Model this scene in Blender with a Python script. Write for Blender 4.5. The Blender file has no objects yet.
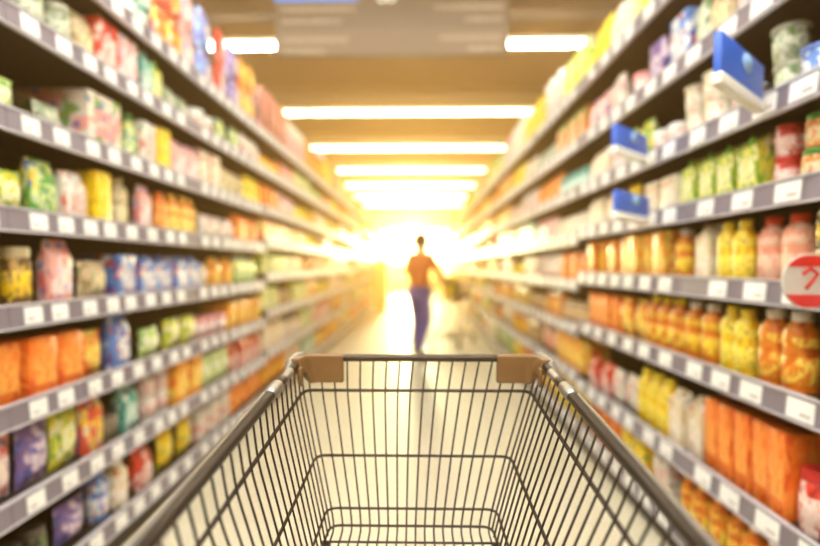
import bpy, bmesh, math, random
from mathutils import Vector, Matrix
random.seed(11)
S = bpy.context.scene
COL = S.collection
PI = math.pi
H = 1.30            # camera height
XL, XR = -1.34, 1.135   # front edges of the two runs of shelving
FPX = 480.0         # focal length in pixels
VX, VY = 418.0, 265.0   # vanishing point of the aisle

# ------------------------------------------------------------------ materials
def new_mat(name):
    m = bpy.data.materials.new(name); m.use_nodes = True
    return m, m.node_tree, m.node_tree.nodes['Principled BSDF']

def lin(c):
    return tuple((v/255/12.92 if v/255 <= .04045 else ((v/255+.055)/1.055)**2.4) for v in c) + (1,)

def plain(name, rgb, rough=.5, metal=0, coat=0, bump=0, scale=60):
    m, t, b = new_mat(name)
    n = t.nodes.new('ShaderNodeTexNoise'); n.inputs['Scale'].default_value = scale
    tc = t.nodes.new('ShaderNodeTexCoord'); t.links.new(tc.outputs['Object'], n.inputs['Vector'])
    r = t.nodes.new('ShaderNodeMapRange'); r.inputs['To Min'].default_value = rough*.85; r.inputs['To Max'].default_value = min(1, rough*1.15)
    t.links.new(n.outputs['Fac'], r.inputs['Value']); t.links.new(r.outputs['Result'], b.inputs['Roughness'])
    b.inputs['Base Color'].default_value = lin(rgb); b.inputs['Metallic'].default_value = metal
    b.inputs['Coat Weight'].default_value = coat
    if bump:
        bp = t.nodes.new('ShaderNodeBump'); bp.inputs['Strength'].default_value = bump; bp.inputs['Distance'].default_value = .002
        t.links.new(n.outputs['Fac'], bp.inputs['Height']); t.links.new(bp.outputs['Normal'], b.inputs['Normal'])
    return m

def printed(name, c1, c2, c3, c4=(240, 236, 226), scale=2.6, rough=.42):
    """packaging: a main colour with printed patches of three more, different on every kind of pack"""
    m, t, b = new_mat(name)
    tc = t.nodes.new('ShaderNodeTexCoord'); off = sum(map(ord, name)) * .37
    def noise(sc, k, lo, hi):
        mp = t.nodes.new('ShaderNodeMapping'); mp.inputs['Location'].default_value = (off+k, off*1.7-k, off*.6+k)
        t.links.new(tc.outputs['Object'], mp.inputs['Vector'])
        n = t.nodes.new('ShaderNodeTexNoise'); n.inputs['Scale'].default_value = sc; n.inputs['Detail'].default_value = 2.0
        t.links.new(mp.outputs['Vector'], n.inputs['Vector'])
        r = t.nodes.new('ShaderNodeMapRange'); r.inputs['From Min'].default_value = lo; r.inputs['From Max'].default_value = hi
        t.links.new(n.outputs['Fac'], r.inputs['Value']); return r.outputs['Result']
    last = None
    for k, (sc, lo, hi, c) in enumerate(((scale, .53, .57, c2), (scale*1.3, .56, .60, c3), (scale*2.1, .60, .64, c4))):
        mx = t.nodes.new('ShaderNodeMix'); mx.data_type = 'RGBA'
        t.links.new(noise(sc, 3.1*k, lo, hi), mx.inputs['Factor'])
        if last is None: mx.inputs[6].default_value = lin(c1)
        else: t.links.new(last, mx.inputs[6])
        mx.inputs[7].default_value = lin(c); last = mx.outputs[2]
    t.links.new(last, b.inputs['Base Color'])
    b.inputs['Roughness'].default_value = rough
    return m

def emit(name, rgb, s):
    m = bpy.data.materials.new(name); m.use_nodes = True; t = m.node_tree
    t.nodes.remove(t.nodes['Principled BSDF'])
    e = t.nodes.new('ShaderNodeEmission'); e.inputs['Color'].default_value = rgb + (1,); e.inputs['Strength'].default_value = s
    t.links.new(e.outputs[0], t.nodes['Material Output'].inputs['Surface'])
    return m

def floor_mat():
    m, t, b = new_mat('floor_tiles')
    tc = t.nodes.new('ShaderNodeTexCoord')
    br = t.nodes.new('ShaderNodeTexBrick'); br.offset = 0; br.squash = 1
    br.inputs['Color1'].default_value = lin((226, 216, 192)); br.inputs['Color2'].default_value = lin((222, 211, 186))
    br.inputs['Mortar'].default_value = lin((200, 190, 166)); br.inputs['Scale'].default_value = 1
    br.inputs['Mortar Size'].default_value = .004; br.inputs['Brick Width'].default_value = .6; br.inputs['Row Height'].default_value = .6
    t.links.new(tc.outputs['Object'], br.inputs['Vector'])
    t.links.new(br.outputs['Color'], b.inputs['Base Color'])
    b.inputs['Roughness'].default_value = .5
    return m

M = dict(
    floor=floor_mat(),
    ceiling=plain('ceiling_paint', (66, 50, 30), .9), beam=plain('beam_paint', (48, 35, 20), .8),
    wall=plain('wall_paint', (150, 112, 66), .9),
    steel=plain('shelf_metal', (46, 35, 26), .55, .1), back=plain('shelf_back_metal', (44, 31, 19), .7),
    rail=plain('rail_plastic', (130, 122, 134), .35), lip=plain('rail_lip', (206, 202, 212), .3),
    tag=plain('paper_tag', (252, 252, 252), .5), ink=plain('tag_print', (205, 198, 196), .6),
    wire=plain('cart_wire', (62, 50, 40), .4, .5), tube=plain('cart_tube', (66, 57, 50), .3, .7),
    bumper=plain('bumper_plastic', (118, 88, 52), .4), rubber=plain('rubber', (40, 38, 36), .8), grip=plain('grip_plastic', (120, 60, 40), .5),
    zinc=plain('zinc', (170, 165, 158), .35, .8),
    housing=plain('lamp_housing', (215, 210, 200), .5), glow=emit('lamp_tube', (1, .92, .78), 150), glow_mid=emit('lamp_tube_dimmer', (1, .86, .62), 36), glow_far=emit('lamp_tube_warm', (1, .76, .42), 13),
    signdark=plain('sign_dark', (56, 45, 35), .6), signmid=plain('sign_mid', (68, 55, 43), .6), signblue=plain('sign_blue', (28, 104, 190), .5), signtext=plain('sign_text', (118, 104, 88), .6),
    white=plain('white_plastic', (240, 238, 230), .4), black=plain('black_plastic', (34, 32, 30), .5),
    day=emit('bright_window', (1, .82, .45), 6), frame=plain('window_frame', (150, 130, 100), .6),
    skin=plain('skin', (205, 150, 115), .6), hair=plain('hair', (62, 38, 24), .7, bump=.6, scale=120),
    shirt=plain('shirt_cloth', (206, 112, 44), .85, bump=.3), jeans=plain('trouser_cloth', (120, 98, 152), .85, bump=.3), shoe=plain('shoe', (70, 56, 50), .6),
    red=plain('red_print', (200, 40, 36), .45), grey=plain('grey_print', (196, 188, 180), .5), blue=plain('blue_print', (44, 98, 208), .4), lightblue=plain('light_blue_print', (150, 195, 240), .4),
    yellow=plain('yellow_board', (250, 204, 30), .5),
)

# ------------------------------------------------------------------ mesh helpers
def link(name, me, parent=None, loc=(0, 0, 0)):
    o = bpy.data.objects.new(name, me); COL.objects.link(o); o.location = loc
    if parent: o.parent = parent
    return o

def tag(o, label, cat, group=None, kind=None):
    if label: o['label'] = label
    if cat: o['category'] = cat
    if group: o['group'] = group
    if kind: o['kind'] = kind
    return o

class MB:
    def __init__(self): self.v = []; self.f = []; self.m = []; self.s = []
    def add(self, v, f, mi=0, smooth=False):
        b = len(self.v); self.v += [tuple(p) for p in v]
        for q in f: self.f.append(tuple(b+i for i in q)); self.m.append(mi); self.s.append(smooth)
    def box(self, lo, hi, mi=0, bev=0):
        if bev <= 0:
            (a, b, c), (d, e, f) = lo, hi
            v = [(a,b,c),(d,b,c),(d,e,c),(a,e,c),(a,b,f),(d,b,f),(d,e,f),(a,e,f)]
            self.add(v, [(3,2,1,0),(4,5,6,7),(0,1,5,4),(1,2,6,5),(2,3,7,6),(3,0,4,7)], mi); return
        bm = bmesh.new(); bmesh.ops.create_cube(bm, size=1)
        for q in bm.verts: q.co = Vector([(lo[i]+hi[i])/2 + q.co[i]*(hi[i]-lo[i]) for i in range(3)])
        bmesh.ops.bevel(bm, geom=bm.edges[:], offset=bev, segments=2, affect='EDGES', profile=.5)
        bm.verts.index_update(); self.add([q.co[:] for q in bm.verts], [[q.index for q in f.verts] for f in bm.faces], mi, True); bm.free()
    def tube(self, pts, r, mi=0, seg=8, cap=True, closed=False):
        pts = [Vector(p) for p in pts]; n = len(pts); rings = []
        rr = r if isinstance(r, (list, tuple)) else [r]*n
        up = None; base = len(self.v); vs = []
        for i, p in enumerate(pts):
            a = pts[(i-1) % n] if (closed or i) else pts[0]; b = pts[(i+1) % n] if (closed or i < n-1) else pts[-1]
            t = (b-a).normalized()
            if up is None:
                up = t.orthogonal().normalized()
            up = (up - t*up.dot(t)).normalized(); s = t.cross(up)
            for k in range(seg):
                q = 2*PI*k/seg; vs.append(p + (up*math.cos(q)+s*math.sin(q))*rr[i])
        fs = []
        m = n if closed else n-1
        for i in range(m):
            for k in range(seg):
                a = i*seg+k; b = i*seg+(k+1) % seg; c = ((i+1) % n)*seg+(k+1) % seg; d = ((i+1) % n)*seg+k
                fs.append((a, b, c, d))
        if cap and not closed:
            fs.append(tuple(reversed(range(seg)))); fs.append(tuple((n-1)*seg+k for k in range(seg)))
        self.add(vs, fs, mi, True)
    def lathe(self, prof, mi=0, seg=16, c=(0, 0), cap=True):
        """prof: (r, z) pairs, or (r, z, material)"""
        vs = []; n = len(prof)
        for p in prof:
            for k in range(seg):
                a = 2*PI*k/seg; vs.append((c[0]+p[0]*math.cos(a), c[1]+p[0]*math.sin(a), p[1]))
        fs = []; ms = []
        b = len(self.v); self.v += vs
        for i in range(n-1):
            q = prof[i][2] if len(prof[i]) > 2 else mi
            for k in range(seg):
                self.f.append((b+i*seg+k, b+i*seg+(k+1) % seg, b+(i+1)*seg+(k+1) % seg, b+(i+1)*seg+k)); self.m.append(q); self.s.append(True)
        if cap:
            self.f.append(tuple(b+k for k in reversed(range(seg)))); self.m.append(prof[0][2] if len(prof[0]) > 2 else mi); self.s.append(False)
            self.f.append(tuple(b+(n-1)*seg+k for k in range(seg))); self.m.append(prof[-2][2] if len(prof[-2]) > 2 else mi); self.s.append(False)
    def grid(self, fn, nu, nv, mi=0, wrap=False):
        vs = [fn(i/(nu-1), j/(nv-1)) for i in range(nu) for j in range(nv)]
        fs = [(i*nv+j, (i+1)*nv+j, (i+1)*nv+j+1, i*nv+j+1) for i in range(nu-1) for j in range(nv-1)]
        self.add(vs, fs, mi, True)
    def append(self, other, mat, mi_off=0):
        b = len(self.v); self.v += [tuple(mat @ Vector(p)) for p in other.v]
        for q, m, s in zip(other.f, other.m, other.s): self.f.append(tuple(b+i for i in q)); self.m.append(m+mi_off); self.s.append(s)
    def mesh(self, name, mats):
        me = bpy.data.meshes.new(name); me.from_pydata(self.v, [], self.f)
        me.polygons.foreach_set('material_index', self.m); me.polygons.foreach_set('use_smooth', self.s)
        for m in mats: me.materials.append(m)
        me.update(); return me
    def build(self, name, mats, parent=None, loc=(0, 0, 0)):
        if not isinstance(mats, (list, tuple)): mats = [mats]
        return link(name, self.mesh(name, mats), parent, loc)

def empty(name, loc=(0, 0, 0), rz=0):
    o = bpy.data.objects.new(name, None); COL.objects.link(o); o.location = loc; o.rotation_euler = (0, 0, rz); o.empty_display_size = .1
    return o

def kids(o): return list(CH.get(o.name, []))
def copy_tree(o, parent=None):
    c = o.copy(); COL.objects.link(c); c.parent = parent
    for ch in [x for x in COL.objects if x.parent == o]:
        copy_tree(ch, c)
    return c

def struct(name, mb, mats):
    o = mb.build(name, mats); o['kind'] = 'structure'; return o

# ------------------------------------------------------------------ the room
CEIL = 4.6; END = 26.0; WX = 8.0; BACK = -4.0
b = MB(); b.box((-WX, BACK, -.1), (WX, END, 0)); struct('floor', b, M['floor'])
b = MB(); b.box((-WX, BACK, CEIL), (WX, END, CEIL+.1)); struct('ceiling', b, M['ceiling'])
b = MB(); b.box((-WX-.1, BACK, -.1), (-WX, END, CEIL+.1)); struct('wall_left', b, M['wall'])
b = MB(); b.box((WX, BACK, -.1), (WX+.1, END, CEIL+.1)); struct('wall_right', b, M['wall'])
b = MB(); b.box((-WX, BACK-.1, -.1), (WX, BACK, CEIL+.1)); struct('wall_back', b, M['wall'])
# end wall with an opening for the window
wx0, wx1, wz0, wz1 = -2.6, 2.4, 1.35, 3.3
b = MB()
b.box((-WX, END, -.1), (wx0, END+.12, CEIL+.1)); b.box((wx1, END, -.1), (WX, END+.12, CEIL+.1))
b.box((wx0, END, -.1), (wx1, END+.12, wz0)); b.box((wx0, END, wz1), (wx1, END+.12, CEIL+.1))
struct('wall_end', b, M['wall'])
b = MB(); b.box((wx0+.04, END+.06, wz0+.04), (wx1-.04, END+.08, wz1-.04)); w = struct('window_1', b, M['day'])
b = MB()
b.box((wx0, END-.03, wz0), (wx1, END+.05, wz0+.06)); b.box((wx0, END-.03, wz1-.06), (wx1, END+.05, wz1))
b.box((wx0, END-.03, wz0), (wx0+.06, END+.05, wz1)); b.box((wx1-.06, END-.03, wz0), (wx1, END+.05, wz1))
b.box((-.13, END-.02, wz0), (-.07, END+.04, wz1)); 
f = b.build('window_frame', M['frame'], w)
# ceiling beams (structure)
for i in range(11):
    y = -2.6+2.9*i
    if y > END: break
    b = MB(); b.box((-WX, y-.12, CEIL-.16), (WX, y+.12, CEIL)); struct('trim_%d' % (i+1), b, M['beam'])
for i, x in enumerate((-3.1, 2.4)):
    b = MB(); b.tube([(x, BACK+.05, CEIL-.33), (x, END-.05, CEIL-.33)], .08, seg=12)
    for k in range(10): b.box((x-.012, -3+3*k-.012, CEIL-.26), (x+.012, -3+3*k+.012, CEIL))
    tag(b.build('ceiling_pipe', M['beam']), ('dull brown pipe under the ceiling above the left shelving', 'dull brown pipe under the ceiling above the right shelving')[i], 'pipe')

# strip lamps
LZ = 1.3+3.0
words_n = ['first', 'second', 'third', 'fourth', 'fifth', 'sixth', 'seventh', 'eighth', 'ninth']
y0 = 6.6; n = 0
for i in range(-3, 7):
    y = y0+2.9*i
    root = empty('ceiling_lamp', (0, y, LZ))
    b = MB(); b.box((-6.5, -.05, .045), (6.5, .05, .09), bev=.008); b.build('lamp_housing', M['housing'], root)
    for x in (-5, -2, 1, 4):
        q = MB(); q.tube([(x, 0, .085), (x, 0, CEIL-LZ)], .008, seg=6); q.build('suspension_rod', M['beam'], root)
    b = MB()
    for x0, x1 in ((-6.45, -2.19), (-2.15, 2.1), (2.14, 6.45)):
        b.tube([(x0, 0, 0), (x0+.03, 0, 0), (x1-.03, 0, 0), (x1, 0, 0)], [.026, .038, .038, .026], seg=12)
    b.build('lamp_tube', M['glow' if i < -1 else 'glow_mid' if i < 1 else 'glow_far'], root)
    lab = ('long white strip lamp, %s row of lamps counted from the hanging sign' % words_n[i]) if i >= 0 else 'long white strip lamp overhead before the hanging sign'
    tag(root, lab, 'ceiling lamp', 'strip lamps across the ceiling')

# hanging sign
sy = 5.0
def sx(px): return (px-VX)/FPX*sy
def sz(py): return H+(VY-py)/FPX*sy
root = empty('hanging_sign', (0, sy, sz(57)))
base = Vector((0, sy, sz(57)))
def sb(px0, py0, px1, py1, f0, f1, mi=0, B=None):
    B.box((sx(px0), f0, sz(py1)-base.z), (sx(px1), f1, sz(py0)-base.z), mi)
b = MB(); b.box((sx(275), 0, 0), (sx(508), .06, 4.22-base.z), bev=.008); b.build('sign_board', M['signdark'], root)
b = MB(); sb(278, 30, 505, 56, -.004, 0, B=b); b.build('lower_panel', M['signmid'], root)
b = MB(); sb(275, -12, 358, 3, -.006, 0, B=b); b.build('blue_header', M['signblue'], root)
rr = random.Random(3)
for (x0, x1, y) in ((283, 357, 11), (283, 342, 23), (284, 348, 41), (285, 325, 53), (435, 502, 10), (465, 501, 22), (440, 500, 40), (468, 500, 51)):
    b = MB(); x = x0
    while x < x1:
        w = rr.uniform(1.8, 2.8); h = rr.uniform(1.7, 2.6)
        b.box((sx(x), -.009, sz(y+h)-base.z), (sx(min(x+w, x1)), -.003, sz(y-h)-base.z)); x += w+.7
        if rr.random() < .12: x += 1.4
    b.build('text_line', M['signtext'], root)
b = MB()
for cx in (382, 391): 
    b.tube([(sx(cx)+.04*math.cos(a*PI/8), -.006, sz(-2)-base.z+.06*math.sin(a*PI/8)) for a in range(16)], .01, closed=True, seg=6)
b.build('aisle_number', M['white'], root)
for x in (sx(300), sx(485)):
    b = MB(); b.tube([(x, .03, 4.2-base.z), (x, .03, CEIL-base.z)], .008, seg=6); b.build('suspension_rod', M['zinc'], root)
tag(root, 'dark grey hanging aisle sign with blue header and faint lines of text', 'sign')

# ------------------------------------------------------------------ shelving
L_SH = [.155, .4825, .803, 1.13, 1.454, 1.78, 2.124, 2.44]
R_SH = [.15, .466, .876, 1.215, 1.526, 1.82, 2.16, 2.54]
L_FAR = [.155, .51, .87, 1.20, 1.50, 1.79, 2.124, 2.44]
R_FAR = [.15, .50, .84, 1.16, 1.49, 1.82, 2.16, 2.54]
BAY = 1.33
def bays(side):
    start = -1.12 if side < 0 else -.59
    out = []; y = start
    while y+BAY <= END-.3: out.append(y); y += BAY
    return out
NEAR_END = {-1: 4.2, 1: 3.40}
def heights(side, y):
    near = y < NEAR_END[side]-.3
    return (L_SH if near else L_FAR) if side < 0 else (R_SH if near else R_FAR)
PT = .018           # plate top above the rail's centre
DEP = .46
rail_meshes = {}
def shelf_unit(side, y):
    X = XL if side < 0 else XR
    o = side            # outward direction (away from the aisle)
    root = empty('shelving_unit', (X, y, 0))
    hs = heights(side, y+.01)
    near = y < 4.1
    key = (side, near, hs[1])
    def bx(B, x0, x1, y0, y1, z0, z1, mi=0):
        a, c = sorted((x0*o, x1*o)); B.box((a, y0, z0), (c, y1, z1), mi)
    def cached(k, fn):
        if k not in rail_meshes: rail_meshes[k] = fn()
        return rail_meshes[k]
    def f_back():
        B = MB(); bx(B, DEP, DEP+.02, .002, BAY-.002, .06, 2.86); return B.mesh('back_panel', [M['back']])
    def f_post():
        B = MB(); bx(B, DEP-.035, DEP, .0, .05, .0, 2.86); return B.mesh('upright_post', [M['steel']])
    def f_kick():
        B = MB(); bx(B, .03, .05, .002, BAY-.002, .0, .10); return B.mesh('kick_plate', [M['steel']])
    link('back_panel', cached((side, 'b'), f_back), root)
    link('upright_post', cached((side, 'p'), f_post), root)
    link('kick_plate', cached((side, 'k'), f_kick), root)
    for si, z in enumerate(hs):
        def f_plate():
            B = MB(); bx(B, .008, DEP-.036, .002, BAY-.002, -.012, PT, 0)
            return B.mesh('shelf', [M['steel']])
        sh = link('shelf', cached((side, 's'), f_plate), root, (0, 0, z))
        tw, th, sp = (.078, .058, .15) if side < 0 else (.104, .060, .19)
        def f_rail():
            B = MB()
            a = -.004*o; c = .008*o
            # sloped rail: bottom edge further out into the aisle, with a light lip on top
            B.add([(c, .002, -.04), (-.012*o, .002, -.04), (-.004*o, .002, .034), (c, .002, .034),
                   (c, BAY-.002, -.04), (-.012*o, BAY-.002, -.04), (-.004*o, BAY-.002, .034), (c, BAY-.002, .034)],
                  [(0,1,2,3),(7,6,5,4),(1,5,6,2),(3,2,6,7),(0,4,5,1),(0,3,7,4)], 0)
            bx(B, -.009, .008, .002, BAY-.002, .0335, .040, 1)
            bx(B, -.016, .004, .002, BAY-.002, -.044, -.038, 1)
            if not near:
                yy = .05
                while yy < BAY-tw:
                    B.add([(-.0145*o, yy, -.03), (-.0145*o, yy+tw, -.03), (-.0085*o, yy+tw, .028), (-.0085*o, yy, .028)], [(0, 1, 2, 3)], 2); yy += sp
            return B.mesh('price_rail', [M['rail'], M['lip'], M['tag']])
        link('price_rail', cached((side, near, 'r'), f_rail), sh)
        if near and y > .15:
            def f_tag():
                B = MB(); h = th/2
                B.add([(-.0135*o, 0, -h), (-.0135*o, tw, -h), (-.008*o, tw, h), (-.008*o, 0, h),
                       (-.0155*o, 0, -h), (-.0155*o, tw, -h), (-.010*o, tw, h), (-.010*o, 0, h)],
                      [(4, 5, 6, 7), (3, 2, 1, 0), (0, 1, 5, 4), (2, 3, 7, 6), (1, 2, 6, 5), (3, 0, 4, 7)], 0)
                B.add([(-.0158*o, tw*.12, -h*.55), (-.0158*o, tw*.5, -h*.55), (-.0145*o, tw*.5, -h*.2), (-.0145*o, tw*.12, -h*.2)], [(0, 1, 2, 3)], 1)
                return B.mesh('price_tag', [M['tag'], M['ink']])
            tm = cached((side, 't'), f_tag)
            r2 = random.Random(int(z*1000)+int(y*100)+side)
            yy = .04+r2.uniform(0, .05)
            while yy < BAY-tw-.01:
                link('price_tag', tm, sh, (0, yy, -.003)); yy += sp*r2.uniform(.82, 1.18)
    nm = 'left' if side < 0 else 'right'
    return root
ordn = ['nearest', 'second', 'third', 'fourth', 'fifth', 'sixth', 'seventh', 'eighth', 'ninth', 'tenth', 'eleventh', 'twelfth', 'thirteenth', 'fourteenth', 'fifteenth', 'sixteenth', 'seventeenth', 'eighteenth', 'nineteenth', 'twentieth', 'twenty-first', 'twenty-second']
for side in (-1, 1):
    for i, y in enumerate(bays(side)):
        r = shelf_unit(side, y)
        tag(r, '%s bay of tall grey-brown supermarket shelving along the %s of the aisle' % (ordn[i], 'left' if side < 0 else 'right'), 'shelving unit', 'shelving along the %s side' % ('left' if side < 0 else 'right'))

# ------------------------------------------------------------------ products
PAL = {  # name: (main, second, third, cap)
 'orange': ((244, 122, 40), (248, 150, 64), (226, 92, 34), (240, 120, 40)),
 'amber': ((226, 126, 26), (238, 152, 40), (206, 100, 22), (240, 236, 226)),
 'yellow': ((252, 212, 30), (255, 228, 90), (238, 184, 26), (250, 220, 60)),
 'red-capped pink': ((240, 160, 130), (250, 205, 180), (228, 110, 70), (222, 62, 28)),
 'red': ((222, 68, 48), (250, 224, 214), (180, 40, 34), (200, 40, 36)),
 'pink': ((240, 176, 166), (252, 232, 226), (222, 110, 110), (236, 150, 150)),
 'white': ((238, 232, 220), (222, 190, 180), (196, 206, 190), (244, 242, 236)),
 'cream': ((238, 224, 190), (250, 244, 228), (214, 186, 130), (240, 230, 205)),
 'beige': ((214, 190, 152), (240, 224, 180), (176, 146, 100), (200, 180, 140)),
 'light green': ((190, 214, 120), (236, 240, 190), (120, 178, 70), (96, 170, 60)),
 'green': ((96, 168, 76), (220, 232, 160), (240, 214, 80), (70, 140, 60)),
 'teal': ((70, 170, 150), (214, 236, 224), (40, 120, 116), (50, 140, 130)),
 'grey-green': ((150, 156, 132), (208, 210, 188), (106, 108, 88), (170, 172, 150)),
 'blue and white': ((92, 138, 208), (236, 238, 240), (56, 92, 176), (90, 120, 190)),
 'purple': ((128, 100, 160), (226, 206, 220), (84, 66, 126), (120, 96, 150)),
 'brown': ((128, 84, 48), (222, 180, 110), (84, 52, 30), (180, 150, 110)),
 'yellow and brown': ((112, 84, 46), (196, 160, 90), (84, 60, 34), (206, 190, 150)),
 'green-capped orange': ((232, 140, 70), (250, 214, 150), (206, 96, 40), (64, 136, 52)),
 'pink and green': ((238, 226, 208), (244, 164, 150), (140, 176, 88), (240, 220, 200)),
 'yellow and green': ((226, 220, 74), (246, 240, 190), (128, 180, 60), (120, 176, 56)),
 'orange and yellow': ((250, 176, 60), (252, 224, 110), (238, 110, 50), (250, 190, 60)),
 'red and yellow': ((228, 86, 56), (250, 206, 70), (252, 236, 210), (236, 190, 50)),
 'white-capped amber': ((222, 118, 24), (234, 142, 40), (190, 90, 20), (246, 240, 228)),
 'yellow-capped amber': ((214, 110, 24), (232, 138, 36), (184, 88, 20), (246, 214, 40)),
 'dark red': ((160, 62, 50), (226, 150, 130), (96, 50, 34), (200, 180, 160)),
 'dark': ((72, 58, 50), (130, 110, 96), (46, 38, 34), (90, 80, 70)),
}
pm = {}
def pmats(p):
    if p not in pm:
        c = PAL[p]
        lab = {'amber': (252, 216, 60), 'orange': (250, 176, 80), 'yellow and brown': (250, 208, 30), 'white-capped amber': (252, 220, 90), 'yellow-capped amber': (252, 224, 80), 'green-capped orange': (250, 226, 190), 'red-capped pink': (246, 206, 176)}.get(p, c[1])
        n = p.replace(' ', '_')
        acc = c[1] if 'amber' in p or p in ('orange', 'red-capped pink') else ((214, 70, 54), (88, 150, 76), (250, 210, 60), (76, 110, 190), (250, 246, 236))[(sum(map(ord, p))*7) % 5]
        pm[p] = [printed(n+'_print', c[0], c[1], c[2], acc), printed(n+'_label', lab, c[1], c[0], acc, 5), plain(n+'_cap', c[3], .4)]
    return pm[p]
KW = {'food_box': 'box', 'bottle': 'bottle', 'jar': 'jar', 'pouch': 'pouch', 'drink_carton': 'gable-topped carton', 'tub': 'lidded tub', 'tin_can': 'tin can', 'packet': 'upright packet'}
CAT = {'food_box': 'box', 'bottle': 'bottle', 'jar': 'jar', 'pouch': 'pouch', 'drink_carton': 'carton', 'tub': 'tub', 'tin_can': 'can', 'packet': 'packet'}
# each kind: unit shapes, 1 wide (y), 1 tall (z), 1 deep (x). Front towards +x. returns {part: MB}
def shapes(kind, seg):
    P = {}
    def part(n): P[n] = MB(); return P[n]
    if kind == 'food_box':
        B = part('body'); B.box((-.5, -.5, 0), (.5, .5, 1), 0, bev=.03)
        B = part('printed_label'); B.box((.5, -.36, .22), (.508, .36, .7), 1)
        B = part('lid_flap'); B.box((-.46, -.46, 1.0), (.46, .46, 1.012), 2)
    elif kind == 'drink_carton':
        B = part('body')
        B.add([(-.5,-.5,0),(.5,-.5,0),(.5,.5,0),(-.5,.5,0),(-.5,-.5,.8),(.5,-.5,.8),(.5,.5,.8),(-.5,.5,.8),(-.04,-.5,.95),(.04,-.5,.95),(.04,.5,.95),(-.04,.5,.95)],
              [(3,2,1,0),(0,1,5,4),(1,2,6,5),(2,3,7,6),(3,0,4,7),(5,6,10,9),(7,4,8,11),(4,5,9,8),(6,7,11,10),(8,9,10,11)], 0)
        B.box((-.03, -.5, .95), (.03, .5, 1.0), 0)
        B = part('printed_label'); B.box((.5, -.38, .2), (.508, .38, .62), 1)
        B = part('cap')
        vs = []; 
        B.tube([(.26, 0, .86), (.36, 0, .93)], .13, 2, seg=seg)
    elif kind == 'bottle':
        B = part('body'); B.lathe([(.44, 0), (.49, .02), (.5, .06), (.5, .68), (.47, .75), (.34, .83), (.25, .87), (.23, .92)], 0, seg)
        B = part('printed_label'); B.lathe([(.5, .12), (.51, .122), (.51, .44), (.5, .442)], 1, seg, cap=False)
        B = part('neck_label'); B.lathe([(.5, .57), (.508, .572), (.508, .68), (.5, .682)], 1, seg, cap=False)
        B = part('cap'); B.lathe([(.27, .87), (.29, .88), (.29, .985), (.25, 1)], 2, seg)
    elif kind == 'jar':
        B = part('body'); B.lathe([(.44, 0), (.49, .02), (.5, .08), (.5, .72), (.47, .79), (.41, .83)], 0, seg)
        B = part('printed_label'); B.lathe([(.5, .18), (.51, .182), (.51, .60), (.5, .602)], 1, seg, cap=False)
        B = part('lid'); B.lathe([(.44, .82), (.46, .83), (.46, .98), (.43, 1)], 2, seg)
    elif kind == 'tin_can':
        B = part('body'); B.lathe([(.48, 0), (.5, .01), (.5, .03), (.485, .045), (.485, .95), (.5, .965), (.5, .99), (.47, 1), (.46, .985)], 0, seg)
        B = part('printed_label'); B.lathe([(.485, .1), (.492, .102), (.492, .88), (.485, .882)], 1, seg, cap=False)
        B = part('ring_pull'); B.tube([(.1+.12*math.cos(a*PI/4), .12*math.sin(a*PI/4), 1.0) for a in range(8)], .02, 2, seg=5, closed=True)
    elif kind == 'tub':
        B = part('body'); B.lathe([(.40, 0), (.42, .02), (.48, .84)], 0, seg)
        B = part('lid'); B.lathe([(.5, .84), (.51, .86), (.51, .96), (.46, .97), (.44, 1)], 2, seg)
        B = part('printed_label'); B.lathe([(.437, .2), (.446, .202), (.474, .62), (.465, .622)], 1, seg, cap=False)
    elif kind == 'pouch':
        def surf(s):
            def fn(u, v):
                z = u; y = (v-.5)
                bulge = (max(0, math.sin(PI*min(1, max(0, (u-.04)/.90))))**.55)*(1-abs(2*y)**3)
                yy = y*(1-.10*math.sin(PI*u)**2)
                lean = .0
                return (s*(.02+.46*bulge), yy, z)
            return fn
        n = 9 if seg > 10 else 6
        B = part('body'); B.grid(surf(1), n, n); B.grid(lambda u, v: surf(-1)(u, 1-v), n, n)
        B = part('printed_label')
        def lab(u, v):
            p = surf(1)(.28+.42*u, .22+.56*v); return (p[0]+.012, p[1], p[2])
        B.grid(lab, 5, 5, 1)
        B = part('sealed_edge'); B.box((-.025, -.5, .955), (.025, .5, 1.0), 2)
    elif kind == 'packet':
        def fn(u, v):
            a = 2*PI*v; r = 1
            ex = abs(math.cos(a))**.45*(1 if math.cos(a) > 0 else -1); ey = abs(math.sin(a))**.45*(1 if math.sin(a) > 0 else -1)
            sx_ = .48*(1 if u < .7 else max(.06, 1-(u-.7)/.3*.94)); sy_ = .48*(1+.0*u)
            if u < .05: sx_ *= .9; sy_ *= .95
            return (ex*sx_, ey*sy_, u)
        n = 14 if seg > 10 else 8
        B = part('body')
        us = [0, .05, .4, .7, .85, .93, 1]
        vs = [fn(u, j/n) for u in us for j in range(n)]
        B.add(vs, [(i*n+j, i*n+(j+1) % n, (i+1)*n+(j+1) % n, (i+1)*n+j) for i in range(len(us)-1) for j in range(n)], 0, True)
        B.add([fn(0, j/n) for j in range(n)], [tuple(reversed(range(n)))], 0); B.add([fn(1, j/n) for j in range(n)], [tuple(range(n))], 0)
        B = part('printed_label'); B.box((.48, -.33, .16), (.492, .33, .58), 1)
        B = part('clip'); B.box((-.07, -.3, .97), (.07, .3, 1.01), 2)
    return P
SH_NEAR = {k: shapes(k, 16) for k in KW}; SH_FAR = {k: shapes(k, 8) for k in KW}
cache = {}
def near_meshes(kind, pal):
    k = (kind, pal, 'n')
    if k not in cache:
        cache[k] = {n: B.mesh(kind+'_'+n, pmats(pal)) for n, B in SH_NEAR[kind].items()}
    return cache[k]
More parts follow.
